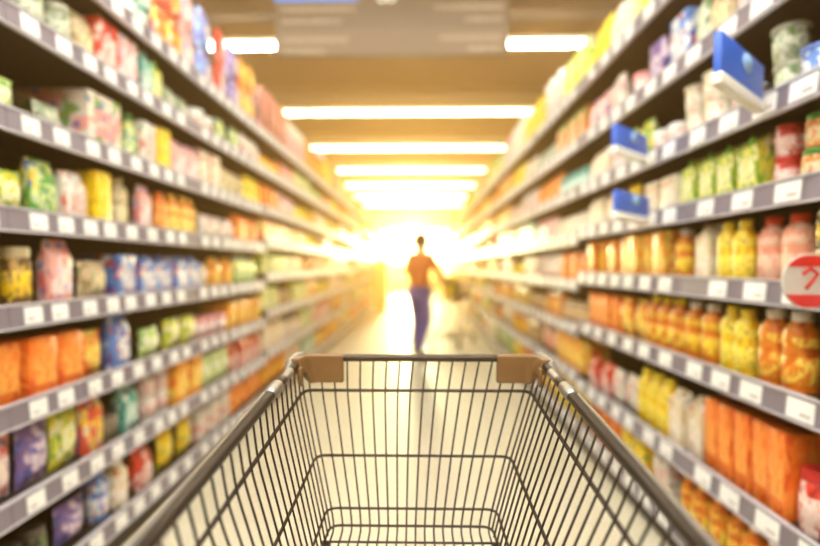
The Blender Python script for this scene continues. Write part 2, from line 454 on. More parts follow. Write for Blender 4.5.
def far_mb(kind):
    k = (kind, 'f')
    if k not in cache:
        B = MB(); I = Matrix.Identity(4)
        for q in SH_FAR[kind].values(): B.append(q, I)
        cache[k] = B
    return cache[k]
def far_mesh(kind, pal):
    k = (kind, pal, 'f')
    if k not in cache: cache[k] = far_mb(kind).mesh(kind, pmats(pal))
    return cache[k]

items = []   # dict(kind, pal, pos, scale, rz, near, label, group, D)
used = set()
SHN = ['lowest', 'second', 'third', 'fourth', 'fifth', 'sixth', 'seventh', 'top']
def D_of(side, px): return FPX*abs(XL if side < 0 else XR)/max(1, abs(px-VX))
def fill(side, si, blocks):
    """blocks: (y0, y1, kind, palette, width, height, depth, tiers)"""
    X = XL if side < 0 else XR
    nm = 'left' if side < 0 else 'right'
    for bi, (y0, y1, kind, pal, w, h, d, tiers) in enumerate(blocks):
        if kind is None: continue
        key = (side, si, kind, pal)
        nb = None
        for q in (bi+1, bi-1):
            if 0 <= q < len(blocks) and blocks[q][2] and (blocks[q][2], blocks[q][3]) != (kind, pal): nb = blocks[q]; break
        near_txt = (' next to %s %s' % (nb[3], KW[nb[2]].split()[-1]+('es' if KW[nb[2]].split()[-1][-1] in 'xh' else 's'))) if nb else ''
        lab = '%s %s on %s %s shelf' % (pal, KW[kind], SHN[si], nm) + near_txt
        grp = '%s %s row, %s shelf, %s side' % (pal, KW[kind], SHN[si], nm)
        assert key not in used or True, key
        used.add(key)
        n = max(1, int((y1-y0)/(w*1.05)))
        for i in range(n):
            y = y0+(i+.5)*(y1-y0)/n
            z = heights(side, y)[si]+PT+.0015
            # no item across a change of shelf height
            if abs(y-NEAR_END[side]) < w*.55+.01 or abs(y-(NEAR_END[side]-.3)) < 0: continue
            if y < NEAR_END[side] and heights(side, y) is not (L_SH if side < 0 else R_SH): z = (L_SH if side < 0 else R_SH)[si]+PT+.0015
            zt = z
            for t in range(tiers):
                j = random.uniform(0, .02)
                x = X + side*(.025+j+d/2)
                hh = h*random.uniform(.985, 1.0)
                items.append(dict(kind=kind, pal=pal, pos=(x, y, zt), scale=(d, w*.97, hh), rz=(0 if side < 0 else PI)+random.uniform(-.03, .03)*(1 if kind not in ('food_box',) else .6),
                                  near=y < 4.4, label=lab, group=grp, D=y))
                zt += hh*1.014+.001

WD = {'food_box': (.12, .24, .20), 'bottle': (.088, .27, .088), 'jar': (.088, .15, .088), 'pouch': (.14, .22, .09), 'drink_carton': (.085, .25, .085), 'tub': (.12, .14, .12), 'tin_can': (.085, .12, .085), 'packet': (.12, .22, .08)}
def gap(side, si, y=1):
    hs = heights(side, y); return (hs[si+1]-hs[si]-.075) if si+1 < len(hs) else .36

# near blocks, px ranges along each shelf as seen: (px0, px1, kind, palette, width, height, tiers)
NEAR = {
 (-1, 7): [(100, 135, 'pouch', 'white', .13, .24, 1), (135, 160, 'tin_can', 'teal', .1, .13, 2), (160, 188, 'packet', 'red and yellow', .14, .25, 2), (188, 206, 'pouch', 'pink', .15, .25, 2), (206, 222, 'packet', 'blue and white', .13, .26, 2), (222, 236, 'pouch', 'red', .15, .25, 2), (236, 247, 'packet', 'purple', .13, .25, 2), (247, 260, 'pouch', 'orange and yellow', .14, .24, 2)],
 (-1, 6): [(-90, -20, 'tin_can', 'white', .09, .11, 2), (-20, 30, 'pouch', 'grey-green', .12, .17, 1), (30, 85, 'jar', 'grey-green', .1, .17, 1), (85, 106, 'packet', 'beige', .12, .2, 1), (106, 118, 'food_box', 'red', .13, .24, 1), (118, 146, 'food_box', 'pink', .15, .25, 1), (146, 158, 'drink_carton', 'teal', .09, .24, 1), (158, 166, 'drink_carton', 'yellow and green', .09, .23, 1), (166, 200, 'pouch', 'grey-green', .14, .15, 1), (200, 222, 'tub', 'white', .12, .14, 1), (222, 246, 'pouch', 'green', .15, .19, 1), (246, 266, 'packet', 'white', .13, .2, 1)],
 (-1, 5): [(-90, -20, 'pouch', 'cream', .14, .14, 1), (-20, 42, 'pouch', 'light green', .14, .14, 1), (42, 76, 'pouch', 'grey-green', .13, .11, 1), (86, 136, 'food_box', 'pink and green', .22, .245, 1), (138, 145, 'bottle', 'green', .085, .24, 1), (145, 163, 'food_box', 'white', .12, .23, 1), (163, 178, 'food_box', 'yellow', .12, .24, 1), (180, 205, 'packet', 'pink', .14, .22, 1), (205, 225, 'food_box', 'cream', .13, .24, 1), (225, 250, 'pouch', 'beige', .15, .2, 1), (250, 266, 'bottle', 'yellow', .09, .23, 1)],
 (-1, 4): [(-90, -10, 'packet', 'brown', .12, .2, 1), (-10, 40, 'pouch', 'yellow and green', .14, .15, 1), (40, 60, 'packet', 'green', .13, .22, 1), (60, 95, 'packet', 'white', .13, .2, 1), (97, 118, 'food_box', 'yellow', .1, .23, 1), (124, 140, 'bottle', 'beige', .09, .24, 1), (141, 163, 'packet', 'pink', .1, .23, 1), (163, 174, 'bottle', 'orange', .085, .22, 1), (176, 204, 'bottle', 'orange and yellow', .09, .23, 1), (207, 240, 'pouch', 'white', .16, .16, 1), (240, 266, 'drink_carton', 'orange', .09, .22, 1)],
 (-1, 3): [(-90, -30, 'pouch', 'beige', .14, .2, 1), (-30, 50, 'jar', 'yellow and brown', .1, .215, 1), (50, 84, 'packet', 'pink', .13, .25, 1), (88, 124, 'pouch', 'beige', .18, .17, 1), (124, 142, 'food_box', 'blue and white', .135, .2, 1), (142, 206, 'drink_carton', 'blue and white', .15, .2, 1), (206, 216, 'pouch', 'cream', .14, .16, 1), (216, 240, 'packet', 'orange and yellow', .14, .2, 1), (240, 266, 'packet', 'green', .13, .22, 1)],
 (-1, 2): [(-90, -10, 'food_box', 'red-capped pink', .12, .2, 1), (-10, 88, 'food_box', 'orange', .13, .215, 1), (88, 110, 'pouch', 'orange and yellow', .14, .2, 1), (110, 141, 'packet', 'blue and white', .14, .27, 1), (143, 172, 'pouch', 'light green', .17, .15, 1), (172, 205, 'pouch', 'yellow and green', .17, .17, 1), (205, 232, 'tub', 'pink', .13, .14, 1), (232, 266, 'food_box', 'orange and yellow', .14, .2, 1)],
 (-1, 1): [(-90, -20, 'pouch', 'cream', .16, .2, 1), (-20, 20, 'pouch', 'pink', .16, .22, 1), (20, 46, 'pouch', 'purple', .15, .22, 1), (46, 68, 'pouch', 'yellow and green', .15, .23, 1), (68, 92, 'packet', 'red and yellow', .13, .25, 1), (96, 122, 'tin_can', 'dark', .1, .13, 1), (124, 148, 'packet', 'teal', .13, .23, 1), (148, 176, 'tin_can', 'white', .1, .11, 2), (176, 206, 'food_box', 'orange and yellow', .14, .24, 1), (206, 235, 'pouch', 'light green', .15, .2, 1), (235, 266, 'packet', 'red', .13, .22, 1)],
 (-1, 0): [(0, 60, 'jar', 'dark', .1, .16, 1), (60, 100, 'pouch', 'purple', .16, .17, 1), (100, 118, 'bottle', 'blue and white', .1, .24, 1), (118, 134, 'bottle', 'cream', .1, .22, 1), (134, 164, 'packet', 'red', .14, .2, 1), (164, 200, 'pouch', 'yellow', .15, .2, 1), (200, 235, 'food_box', 'white', .14, .2, 1), (235, 266, 'pouch', 'orange', .15, .2, 1)],
 (1, 7): [(582, 600, 'pouch', 'yellow', .14, .31, 1), (600, 622, 'packet', 'cream', .13, .29, 1), (622, 650, 'packet', 'yellow and green', .14, .25, 1), (650, 700, 'tin_can', 'grey-green', .1, .12, 2)],
 (1, 6): [(582, 600, 'packet', 'pink', .13, .22, 1), (600, 616, 'packet', 'white', .13, .24, 1), (616, 636, 'tub', 'pink', .12, .15, 1), (636, 655, 'food_box', 'purple', .13, .22, 1), (655, 678, 'food_box', 'blue and white', .15, .25, 1), (678, 702, 'bottle', 'grey-green', .09, .25, 1), (702, 712, 'packet', 'beige', .12, .24, 1), (712, 745, 'packet', 'pink', .12, .24, 1), (745, 800, 'pouch', 'dark', .14, .2, 1)],
 (1, 5): [(582, 600, 'packet', 'cream', .13, .2, 1), (600, 612, 'tub', 'pink', .11, .15, 1), (612, 640, 'packet', 'yellow and green', .12, .22, 1), (640, 665, 'tub', 'white', .11, .12, 1), (665, 705, 'tub', 'cream', .11, .12, 2), (705, 735, 'tub', 'white', .12, .12, 1), (745, 772, 'tub', 'grey-green', .11, .12, 2), (772, 850, 'tub', 'blue and white', .12, .12, 1), (850, 930, 'tub', 'cream', .12, .12, 1)],
 (1, 4): [(582, 612, 'drink_carton', 'cream', .1, .2, 1), (612, 632, 'pouch', 'yellow', .13, .2, 1), (632, 668, 'food_box', 'cream', .13, .17, 1), (668, 746, 'drink_carton', 'yellow and green', .1, .21, 1), (748, 772, 'jar', 'red', .085, .11, 2), (774, 880, 'jar', 'green-capped orange', .085, .125, 2)],
 (1, 3): [(582, 610, 'food_box', 'amber', .12, .22, 1), (612, 656, 'food_box', 'orange and yellow', .1, .23, 1), (656, 678, 'bottle', 'amber', .09, .23, 1), (678, 702, 'drink_carton', 'cream', .1, .24, 1), (702, 733, 'bottle', 'yellow', .08, .24, 1), (733, 782, 'bottle', 'red-capped pink', .1, .255, 1), (784, 860, 'jar', 'yellow and brown', .085, .12, 2), (860, 940, 'bottle', 'white-capped amber', .09, .24, 1)],
 (1, 2): [(582, 612, 'food_box', 'orange', .12, .22, 1), (612, 636, 'pouch', 'orange and yellow', .13, .22, 1), (636, 668, 'bottle', 'yellow-capped amber', .09, .255, 1), (668, 702, 'bottle', 'amber', .085, .25, 1), (702, 734, 'bottle', 'yellow', .085, .25, 1), (738, 784, 'bottle', 'white-capped amber', .1, .265, 1), (800, 900, 'bottle', 'red-capped pink', .095, .25, 1)],
 (1, 1): [(582, 604, 'packet', 'red', .13, .2, 1), (604, 626, 'pouch', 'white', .13, .2, 1), (626, 660, 'bottle', 'yellow', .1, .27, 1), (660, 692, 'drink_carton', 'cream', .1, .25, 1), (692, 786, 'food_box', 'orange', .082, .275, 1), (788, 806, 'jar', 'red', .1, .2, 1), (806, 880, 'jar', 'dark red', .115, .23, 1)],
 (1, 0): [(582, 612, 'packet', 'orange', .13, .22, 1), (612, 640, 'food_box', 'yellow', .13, .2, 1), (640, 668, 'food_box', 'white', .13, .2, 1), (668, 728, 'bottle', 'yellow-capped amber', .085, .22, 1), (728, 850, 'bottle', 'white-capped amber', .085, .22, 1)],
}
dl = {'food_box': 1.5, 'pouch': .55, 'packet': .65}
rf = random.Random(5)
far_pals = {5: 1}
warm = ['yellow', 'orange and yellow', 'cream', 'white', 'yellow', 'yellow and green', 'orange', 'orange and yellow', 'red and yellow', 'light green', 'yellow', 'cream', 'amber', 'red', 'cream', 'pink and green', 'orange', 'yellow-capped amber', 'green', 'amber', 'yellow and green']
ALLK = list(KW)
for (side, si), bl in NEAR.items():
    blocks = []
    for (p0, p1, kind, pal, w, h, t) in bl:
        y0, y1 = sorted((D_of(side, p0), D_of(side, p1)))
        y1 = min(y1, NEAR_END[side]-.01)
        if y1-y0 < w*.8: y1 = y0+w
        h = min(h, gap(side, si)/t-.004) if si < 7 else h
        d = w*dl.get(kind, 1)
        blocks.append((y0, y1, kind, pal, w, h, d, t))
    blocks.sort(key=lambda q: q[0])
    # keep blocks from running into one another
    pk = []; end = -9
    for q in blocks:
        y0 = max(q[0], end+.005); y1 = max(q[1], y0+q[4]*1.02)
        if y1 > NEAR_END[side]-.005: continue
        pk.append((y0, y1)+q[2:]); end = y1
    blocks = pk
    seen = {(q[2], q[3]) for q in blocks}
    y = NEAR_END[side]+.02
    while y < END-.7:
        for _ in range(60):
            kind = rf.choice(ALLK); pal = rf.choice(warm if y > 6 or rf.random() < .5 else list(PAL))
            if pal == 'dark': continue
            if (kind, pal) not in seen: break
        else:
            for kind in ALLK:
                q = [p for p in PAL if (kind, p) not in seen]
                if q: pal = q[0]; break
        seen.add((kind, pal))
        L = rf.uniform(.45, .85) if y < 9 else rf.uniform(.7, 1.3)
        w, h, d = WD[kind]; k = 1.25 if y < 9 else 1.6
        w *= k; d *= k if kind not in ('food_box',) else 1; h = h*1.1
        g = gap(side, si, y+1)
        tiers = 1
        if h > g-.02: h = g-.03
        if h*2 < g-.02: tiers = 2
        if si == 7: h = rf.uniform(.34, .47); tiers = 1
        blocks.append((y, min(y+L, END-.6), kind, pal, w, h, d, tiers))
        y += L+.01
    fill(side, si, blocks)

# build: per kind the 300 nearest as things, the rest as one mass
from collections import defaultdict
bykind = defaultdict(list)
for it in items: bykind[it['kind']].append(it)
for kind, L in bykind.items():
    L.sort(key=lambda q: q['D'])
    for it in L[:295]:
        if it['near']:
            ms = near_meshes(kind, it['pal']); o = link(kind, ms['body'])
            for n, me in ms.items():
                if n != 'body': link(n, me, o)
        else:
            o = link(kind, far_mesh(kind, it['pal']))
        o.location = it['pos']; o.scale = it['scale']; o.rotation_euler = (0, 0, it['rz'])
        tag(o, it['label'], CAT[kind], it['group'])
    rest = L[295:]
    if rest:
        B = MB(); src = far_mb(kind); pals = sorted({q['pal'] for q in rest}); mats = []
        for p in pals: mats += pmats(p)
        for it in rest:
            mt = Matrix.Translation(it['pos']) @ Matrix.Rotation(it['rz'], 4, 'Z') @ Matrix.Diagonal(it['scale']+(1,))
            B.append(src, mt, 3*pals.index(it['pal']))
        o = B.build(kind, mats)
        tag(o, 'blurred mass of mixed %s stock far down the shelves near the bright end' % KW[kind].split()[-1], CAT[kind], None, 'stuff')
print('ITEMS', {k: len(v) for k, v in bykind.items()})

# ------------------------------------------------------------------ shelf signs on the right
def blue_sign(px, py, si, label, wpx):
    y = FPX*XR/(px-VX)
    root = empty('shelf_sign', (XR-.034, y, R_SH[si]-.035), math.radians(39))
    s = wpx/55; root.rotation_euler = (0, math.radians(2), math.radians(39))
    # a folded card standing out from the rail into the aisle
    b = MB(); b.box((-.37*s, 0, .035), (0, .022, .035+.12*s), bev=.004); b.build('card', M['blue'], root)
    b = MB(); b.box((-.375*s, -.004, .0), (0, .026, .035), bev=.004); b.build('white_band', M['white'], root)
    b = MB(); b.lathe([(.001, -.001), (.042*s, -.001), (.042*s, .001), (.001, .001)], 0, 18)
    o = b.build('printed_emblem', M['lightblue'], root, (-.165*s, -.002, .04+.075*s)); o.rotation_euler = (PI/2, 0, 0); o.scale = (1, .7, 1)
    b = MB(); b.box((0, .004, .01), (.02-.008, .018, .04)); b.build('clip', M['white'], root)
    tag(root, label, 'sign', 'blue shelf signs on the right')
blue_sign(768, 75, 5, 'large blue card sign with white band jutting from the sixth right shelf', 52)
blue_sign(652, 142, 5, 'small blue card sign jutting from the sixth right shelf, above its twin', 44)
blue_sign(654, 213, 4, 'small blue card sign with white band jutting from the fifth right shelf', 44)

# round price sign, grey with red
y = FPX*(XR-.075)/(802-VX)
root = empty('round_shelf_sign', (XR-.075, y, H-(281-VY)/FPX*y))
R_ = .074
b = MB(); b.lathe([(R_-.004, 0), (R_, .003), (R_, .006), (R_-.004, .009)], 0, 32); q = b.build('disc', M['grey'], root); q.rotation_euler = (PI/2, 0, 0)
def cap_seg(z0, z1, name, mat):
    b = MB(); n = 14; top = []; 
    a0 = math.asin(z0); a1 = math.asin(z1)
    pts = [(R_*.97*math.cos(a0+(a1-a0)*i/n), R_*.97*math.sin(a0+(a1-a0)*i/n)) for i in range(n+1)]
    out = pts+[(-x, z) for x, z in reversed(pts)]
    v = [(x, -.0105, z) for x, z in out]+[(x, -.0088, z) for x, z in out]; m = len(out)
    b.add(v, [tuple(range(m)), tuple(reversed(range(m, 2*m)))]+[(i, i+m, (i+1) % m+m, (i+1) % m) for i in range(m)])
    b.build(name, mat, root)
cap_seg(-.98, -.5, 'red_lower_band', M['red']); cap_seg(.55, .98, 'red_upper_band', M['red'])
b = MB(); b.tube([(-.02, -.011, .02), (.0, -.011, .036), (.02, -.011, .02), (.005, -.011, .0), (-.012, -.011, -.02)], .005, seg=6); b.build('printed_mark', M['red'], root)
b = MB(); b.box((-.008, .0085, -.01), (.030, .0125, .03)); b.build('clip', M['zinc'], root)
tag(root, 'round grey and red price sign hanging from the fourth right shelf rail', 'sign')

# yellow display stand far down on the left
root = empty('display_stand', (-1.08, 13.9, 0))
b = MB(); b.box((-.2, -.2, 0), (.2, .2, .12), bev=.01); b.build('base', M['yellow'], root)
b = MB(); b.box((-.2, .17, .12), (.2, .2, 1.45), bev=.005); b.build('back_board', M['yellow'], root)
for i in range(4):
    b = MB(); b.box((-.2, -.19, .14+.3*i), (.2, .165, .17+.3*i)); b.box((-.2, -.2, .14+.3*i), (.2, -.19, .23+.3*i)); b.build('tray', M['yellow'], root)
    b = MB(); b.box((-.2, -.19, .17+.3*i), (-.19, .17, .44+.3*i)); b.box((.19, -.19, .17+.3*i), (.2, .17, .44+.3*i)); b.build('side_board', M['yellow'], root)
tag(root, 'yellow cardboard display stand on the floor against the left shelving', 'display stand')

# ------------------------------------------------------------------ shopping cart
K = .95
LV = {  # name: front depth, drop below the eye, half width; back depth, half width
 0: (1.05, .204, .2605, .10, .271), 2: (1.047, .275, .2475, .14, .262), 3: (1.04, .416, .2115, .22, .232), 4: (1.02, .522, .181, .29, .212), 5: (1.01, .554, .172, .31, .205)}
CXO = {0: 0, 2: -.0075, 3: -.0145, 4: -.018, 5: -.019}
def lp(l, u, s):
    d0, h0, w0, d1, w1 = LV[l]
    d = d0+(d1-d0)*u; h = h0+.1127*(d0-d); w = w0+(w1-w0)*u
    return Vector(((s*w+CXO[l])*K, d*K, H-h*K))
def rounded(pts, r, n=5):
    out = [pts[0]]
    for i in range(1, len(pts)-1):
        p = pts[i]; a = (pts[i-1]-p); c = (pts[i+1]-p); rr = min(r, a.length*.45, c.length*.45)
        a = p+a.normalized()*rr; c = p+c.normalized()*rr
        for k in range(n+1):
            t = k/n; out.append(a*(1-t)**2+p*2*t*(1-t)+c*t*t)
    out.append(pts[-1]); return out
cart = empty('shopping_cart', (.004, 0, 0))
def ring(l, r, name, mat, cr=.03):
    b = MB(); b.tube(rounded([lp(l, 1, -1), lp(l, 0, -1), lp(l, 0, 1), lp(l, 1, 1)], cr), r, seg=8); return b.build(name, mat, cart)
ring(0, .0078, 'rim', M['tube'], .03)
for l, r in ((2, .0034), (3, .0030), (4, .0026), (5, .0026)): ring(l, r, 'basket_band', M['wire'], .022)
# second lighter rail just under the front rim
# side wires
def side_pt(u, s, order=(0, 2, 3, 4, 5)): return [lp(l, u, s) for l in order]
nw = 32
for s in (-1, 1):
    b = MB()
    for i in range(nw):
        u = (i+.55)/nw
        P = side_pt(u, s)
        P = [p+Vector((s*-.003, 0, 0)) for p in P]
        # foot turns in under the floor
        b.tube(rounded(P, .02, 3), .0019, seg=6)
    b.build('side_wire_grid', M['wire'], cart)
b = MB(); NF = 18
for i in range(NF):
    t = -1+2*(i+.5)/NF
    P = []
    for l in (0, 2, 3, 4, 5):
        p = lp(l, 0, 1); q = lp(l, 0, -1); P.append(Vector(((p.x+q.x)/2+(p.x-q.x)/2*t, p.y-.004, p.z)))
    e = lp(5, 1, 1); P.append(Vector((CXO[5]*K+(e.x-CXO[5]*K)*t, e.y, e.z)))
    P[4] = Vector((P[4].x, P[4].y-.0, P[4].z-.004))
    b.tube(rounded(P, .03, 5), .0019, seg=6)
b.build('front_and_floor_wire_grid', M['wire'], cart)
b = MB()
for u in [.06+.1175*k for k in range(9)]:
    a = lp(5, u, -1); c = lp(5, u, 1); dz = Vector((0, 0, -.006))
    b.tube([a+dz, c+dz], .0022, seg=6)
b.build('floor_cross_wires', M['wire'], cart)
# thick sleeves over the side rims, with pinched fronts
for s in (-1, 1):
    b = MB(); P = []; Rr = []
    for u, r, dz in ((.135, .0062, .0), (.15, .0095, .001), (.175, .0105, .002), (.2, .0085, .0), (.225, .0092, .0), (.26, .0090, 0), (.6, .0084, 0), (1.0, .008, 0)):
        P.append(lp(0, u, s)+Vector((0, 0, dz))); Rr.append(r)
    b.tube(P, Rr, seg=14); b.build('rim_sleeve', M['tube'], cart)
    b = MB()   # pressed ridge along the sleeve
    b.tube([lp(0, u, s)+Vector((s*.007, 0, .0072)) for u in (.24, .6, .99)], .0032, seg=8); b.build('sleeve_ridge', M['zinc'], cart)
# corner bumpers
for s in (-1, 1):
    b = MB(); f = lp(0, 0, 1); z = f.z
    x0, x1 = .168*K, (.2625)*K
    # plate on the front, wrapping the corner
    def pth(off, top):
        c = lp(0, 0, 1); q = lp(2, 0, 1)
        tz = .0 if top else 1
        cx = c.x + (q.x-CXO[2]*K-c.x)*tz*.7; cy = c.y-.002*tz
        return [Vector((x0-tz*.001, cy-off, 0)), Vector((cx-.024, cy-off, 0)), Vector((cx-.008-off*.6, cy-.008-off, 0)), Vector((cx-off, cy-.026, 0)), Vector((cx-off+.002, cy-.052, 0))]
    rows = []
    zt, zb = z+.008, z-.050
    for off, top, zz in ((.010, True, zt), (.010, False, zb), (-.008, False, zb), (-.008, True, zt)):
        rows.append([Vector((s*p.x, p.y, zz-(.0 if True else 0)+(.026 if (zz == zb and k >= 3) else 0)*(1))) for k, p in enumerate(pth(off, top))])
    n = 5; vs = [p for r in rows for p in r]; fs = []
    for a in range(4):
        for k in range(n-1): fs.append((a*n+k, a*n+k+1, ((a+1) % 4)*n+k+1, ((a+1) % 4)*n+k))
    fs += [(0, n, 2*n, 3*n), (n-1, 4*n-1, 3*n-1, 2*n-1)]
    b.add(vs, fs, 0)
    q = b.build('corner_bumper', M['bumper'], cart)
    md = q.modifiers.new('bevel', 'BEVEL'); md.width = .003; md.segments = 2
    b = MB(); b.tube([lp(0, .005, s)+Vector((-s*.008, 0, .009)), lp(0, .02, s)+Vector((s*.007, 0, .006)), lp(0, .05, s)+Vector((s*.011, 0, .002)), lp(0, .075, s)+Vector((s*.009, 0, -.003)), lp(0, .10, s), lp(0, .19, s)], [.006, .009, .0095, .007, .009, .0088], seg=12); b.tube([lp(0, u, s)+Vector((0, 0, z)) for u, z in ((.178, 0), (.186, .001), (.205, .002), (.225, .001), (.232, 0))], [.008, .012, .0125, .0118, .0085], seg=14); b.build('corner_connector', M['zinc'], cart)
    b = MB()   # hook under the connector
    a = lp(0, .07, s); b.box((min(a.x-s*.012, a.x-s*.018), a.y-.01, a.z-.036), (max(a.x-s*.012, a.x-s*.018), a.y+.008, a.z), bev=.002); b.build('wire_clip', M['bumper'], cart)
# rear gate, handle, chassis, wheels (below and behind the picture)
b = MB()
for i in range(12):
    t = -1+2*(i+.5)/12
    b.tube([Vector(((lp(l, 1, 1).x-CXO[l]*K)*t+CXO[l]*K, lp(l, 1, 1).y+.01, lp(l, 1, 1).z)) for l in (0, 3, 5)], .0019, seg=6)
for l in (0, 3, 5): b.tube([lp(l, 1, -1)+Vector((0, .008, 0)), lp(l, 1, 1)+Vector((0, .008, 0))], .003, seg=6)
b.build('rear_gate', M['wire'], cart)
bl, br = lp(0, 1, -1), lp(0, 1, 1)
hz = bl.z+.035
for s in (-1, 1):
    a = lp(0, 1, s); b = MB(); b.tube(rounded([a, a+Vector((0, -.06, .0)), Vector((a.x, a.y-.09, hz))], .03), .012, seg=12); b.build('handle_bracket', M['tube'], cart)
b = MB(); b.tube([(bl.x-.01, bl.y-.09, hz), (br.x+.01, bl.y-.09, hz)], .016, seg=14); b.build('handle', M['grip'], cart)
b = MB()
for s in (-1, 1):
    r5 = lp(5, .95, s); f5 = lp(5, .05, s)
    b.tube(rounded([lp(0, .93, s)+Vector((s*.012, 0, 0)), r5+Vector((s*.02, 0, 0)), Vector((s*.26, .22, .16)), Vector((s*.2, .95, .16))], .06), .011, seg=10)
    b.tube([f5+Vector((0, 0, -.01)), Vector((s*.19, .62, .42)), Vector((s*.25, .30, .17))], .010, seg=10)
b.tube([(-.26, .22, .16), (.26, .22, .16)], .010, seg=10); b.tube([(-.2, .95, .16), (.2, .95, .16)], .010, seg=10)
for x in (-.12, -.04, .04, .12): b.tube([(x, .22, .165), (x, .95, .165)], .004, seg=6)
b.build('chassis', M['tube'], cart)
for sx_, yy in ((-.25, .24), (.25, .24), (-.2, .92), (.2, .92)):
    b = MB(); b.box((sx_-.022, yy-.012, .06), (sx_-.017, yy+.022, .15)); b.box((sx_+.017, yy-.012, .06), (sx_+.022, yy+.022, .15)); b.box((sx_-.022, yy-.015, .145), (sx_+.022, yy+.025, .152))
    fk = b.build('caster', M['zinc'], cart)
    b = MB(); b.lathe([(.045, -.012), (.056, -.012), (.06, -.007), (.06, .007), (.056, .012), (.045, .012)], 0, 24); wh = b.build('wheel', M['rubber'], fk, (sx_, yy, .06)); wh.rotation_euler = (0, PI/2, 0)
tag(cart, 'large wire shopping cart in front, seen over its empty basket', 'shopping cart')
cart2 = copy_tree(cart)
dirv = Vector((.5, .87, 0)); ang = -math.atan2(.5, .87)
cart2.location = (.30, 7.35, 0); cart2.rotation_euler = (0, 0, ang)
cart2['label'] = 'distant wire shopping cart being pushed by the person down the aisle'
def c2(x, y, z): return Vector(cart2.location) + Matrix.Rotation(ang, 3, 'Z') @ Vector((x, y, z))
floor_z = lp(5, .5, 1).z
for (x, y, kind, pal, sc, lab) in ((.03, .42, 'food_box', 'yellow', (.17, .24, .34), 'bright yellow box lying in the distant shopping cart'), (-.06, .72, 'packet', 'white', (.16, .18, .34), 'pale packet standing in the distant shopping cart')):
    o = link(kind, far_mesh(kind, pal)); o.location = c2(x, y, floor_z+.035); o.scale = sc; o.rotation_euler = (0, 0, ang); tag(o, lab, CAT[kind])

# ------------------------------------------------------------------ person
def skin(name, verts, edges, radii, mat, parent, sub=2, root=0):
    me = bpy.data.meshes.new(name); me.from_pydata([tuple(v) for v in verts], edges, []); me.materials.append(mat)
    o = link(name, me, parent)
    md = o.modifiers.new('skin', 'SKIN'); md.use_smooth_shade = True
    sv = me.skin_vertices[0] if me.skin_vertices else None
    if sv is None:
        bpy.context.view_layer.objects.active = o
        bpy.ops.mesh.customdata_skin_add(); sv = me.skin_vertices[0]
    for i, r in enumerate(radii):
        sv.data[i].radius = r if isinstance(r, tuple) else (r, r)
        sv.data[i].use_root = (i == root)
    ms = o.modifiers.new('sub', 'SUBSURF'); ms.levels = sub; ms.render_levels = sub
    return o
per = empty('person', (.02, 6.9, 0), ang)    # local +y is the way they walk
J = dict(pel=(0, 0, .93), spine=(0, .015, 1.12), chest=(0, .03, 1.32), neck=(0, .035, 1.47), head0=(0, .05, 1.55), head1=(0, .06, 1.63),
         shL=(-.17, .03, 1.41), elL=(-.25, .10, 1.16), wrL=(-.23, .34, 1.10), shR=(.17, .03, 1.41), elR=(.25, .12, 1.17), wrR=(.21, .34, 1.10),
         hpL=(-.09, 0, .90), knL=(-.10, .10, .50), anL=(-.10, .02, .09), toL=(-.11, .17, .035), hpR=(.09, 0, .90), knR=(.10, .02, .49), anR=(.10, -.17, .10), toR=(.11, -.03, .035))
def sk(name, keys, pairs, rad, mat, parent, **k):
    idx = {q: i for i, q in enumerate(keys)}
    return skin(name, [J[q] for q in keys], [(idx[a], idx[b]) for a, b in pairs], rad, mat, parent, **k)
body_keys = ['pel', 'spine', 'chest', 'neck', 'head0', 'head1', 'shL', 'elL', 'wrL', 'shR', 'elR', 'wrR', 'hpL', 'knL', 'anL', 'hpR', 'knR', 'anR']
sk('body', body_keys, [('pel', 'spine'), ('spine', 'chest'), ('chest', 'neck'), ('neck', 'head0'), ('head0', 'head1'), ('chest', 'shL'), ('shL', 'elL'), ('elL', 'wrL'), ('chest', 'shR'), ('shR', 'elR'), ('elR', 'wrR'), ('pel', 'hpL'), ('hpL', 'knL'), ('knL', 'anL'), ('pel', 'hpR'), ('hpR', 'knR'), ('knR', 'anR')],
   [(.12, .09), (.11, .085), (.13, .09), .056, (.085, .10), (.09, .112), .05, .038, .026, .05, .038, .026, .08, .052, .036, .08, .052, .036], M['skin'], per)
sk('shirt', ['pel', 'spine', 'chest', 'neck', 'shL', 'elL', 'wrL', 'shR', 'elR', 'wrR'], [('pel', 'spine'), ('spine', 'chest'), ('chest', 'neck'), ('chest', 'shL'), ('shL', 'elL'), ('elL', 'wrL'), ('chest', 'shR'), ('shR', 'elR'), ('elR', 'wrR')],
   [(.17, .135), (.155, .12), (.165, .12), .066, .07, .055, .038, .07, .055, .038], M['shirt'], per)
sk('trousers', ['pel', 'hpL', 'knL', 'anL', 'hpR', 'knR', 'anR'], [('pel', 'hpL'), ('hpL', 'knL'), ('knL', 'anL'), ('pel', 'hpR'), ('hpR', 'knR'), ('knR', 'anR')],
   [(.15, .12), (.105, .11), .075, .06, (.105, .11), .075, .06], M['jeans'], per)
b = MB()   # hair over the crown and back of the head
def hair(u, v):
    th = PI*.62*u; ph = 2*PI*v
    r = Vector((math.sin(th)*math.cos(ph)*.108, math.sin(th)*math.sin(ph)*.124-.02, math.cos(th)*.125))
    if math.sin(ph) < 0: r.z -= .03*u
    return (r.x, r.y+.05, r.z+1.65)
b.grid(hair, 9, 18); q = b.build('hair', M['hair'], per); q.modifiers.new('solid', 'SOLIDIFY').thickness = .012
b = MB(); b.lathe([(.006, 0), (.014, .01), (.008, .035)], 0, 8); b.build('nose', M['skin'], per, (0, .155, 1.60))
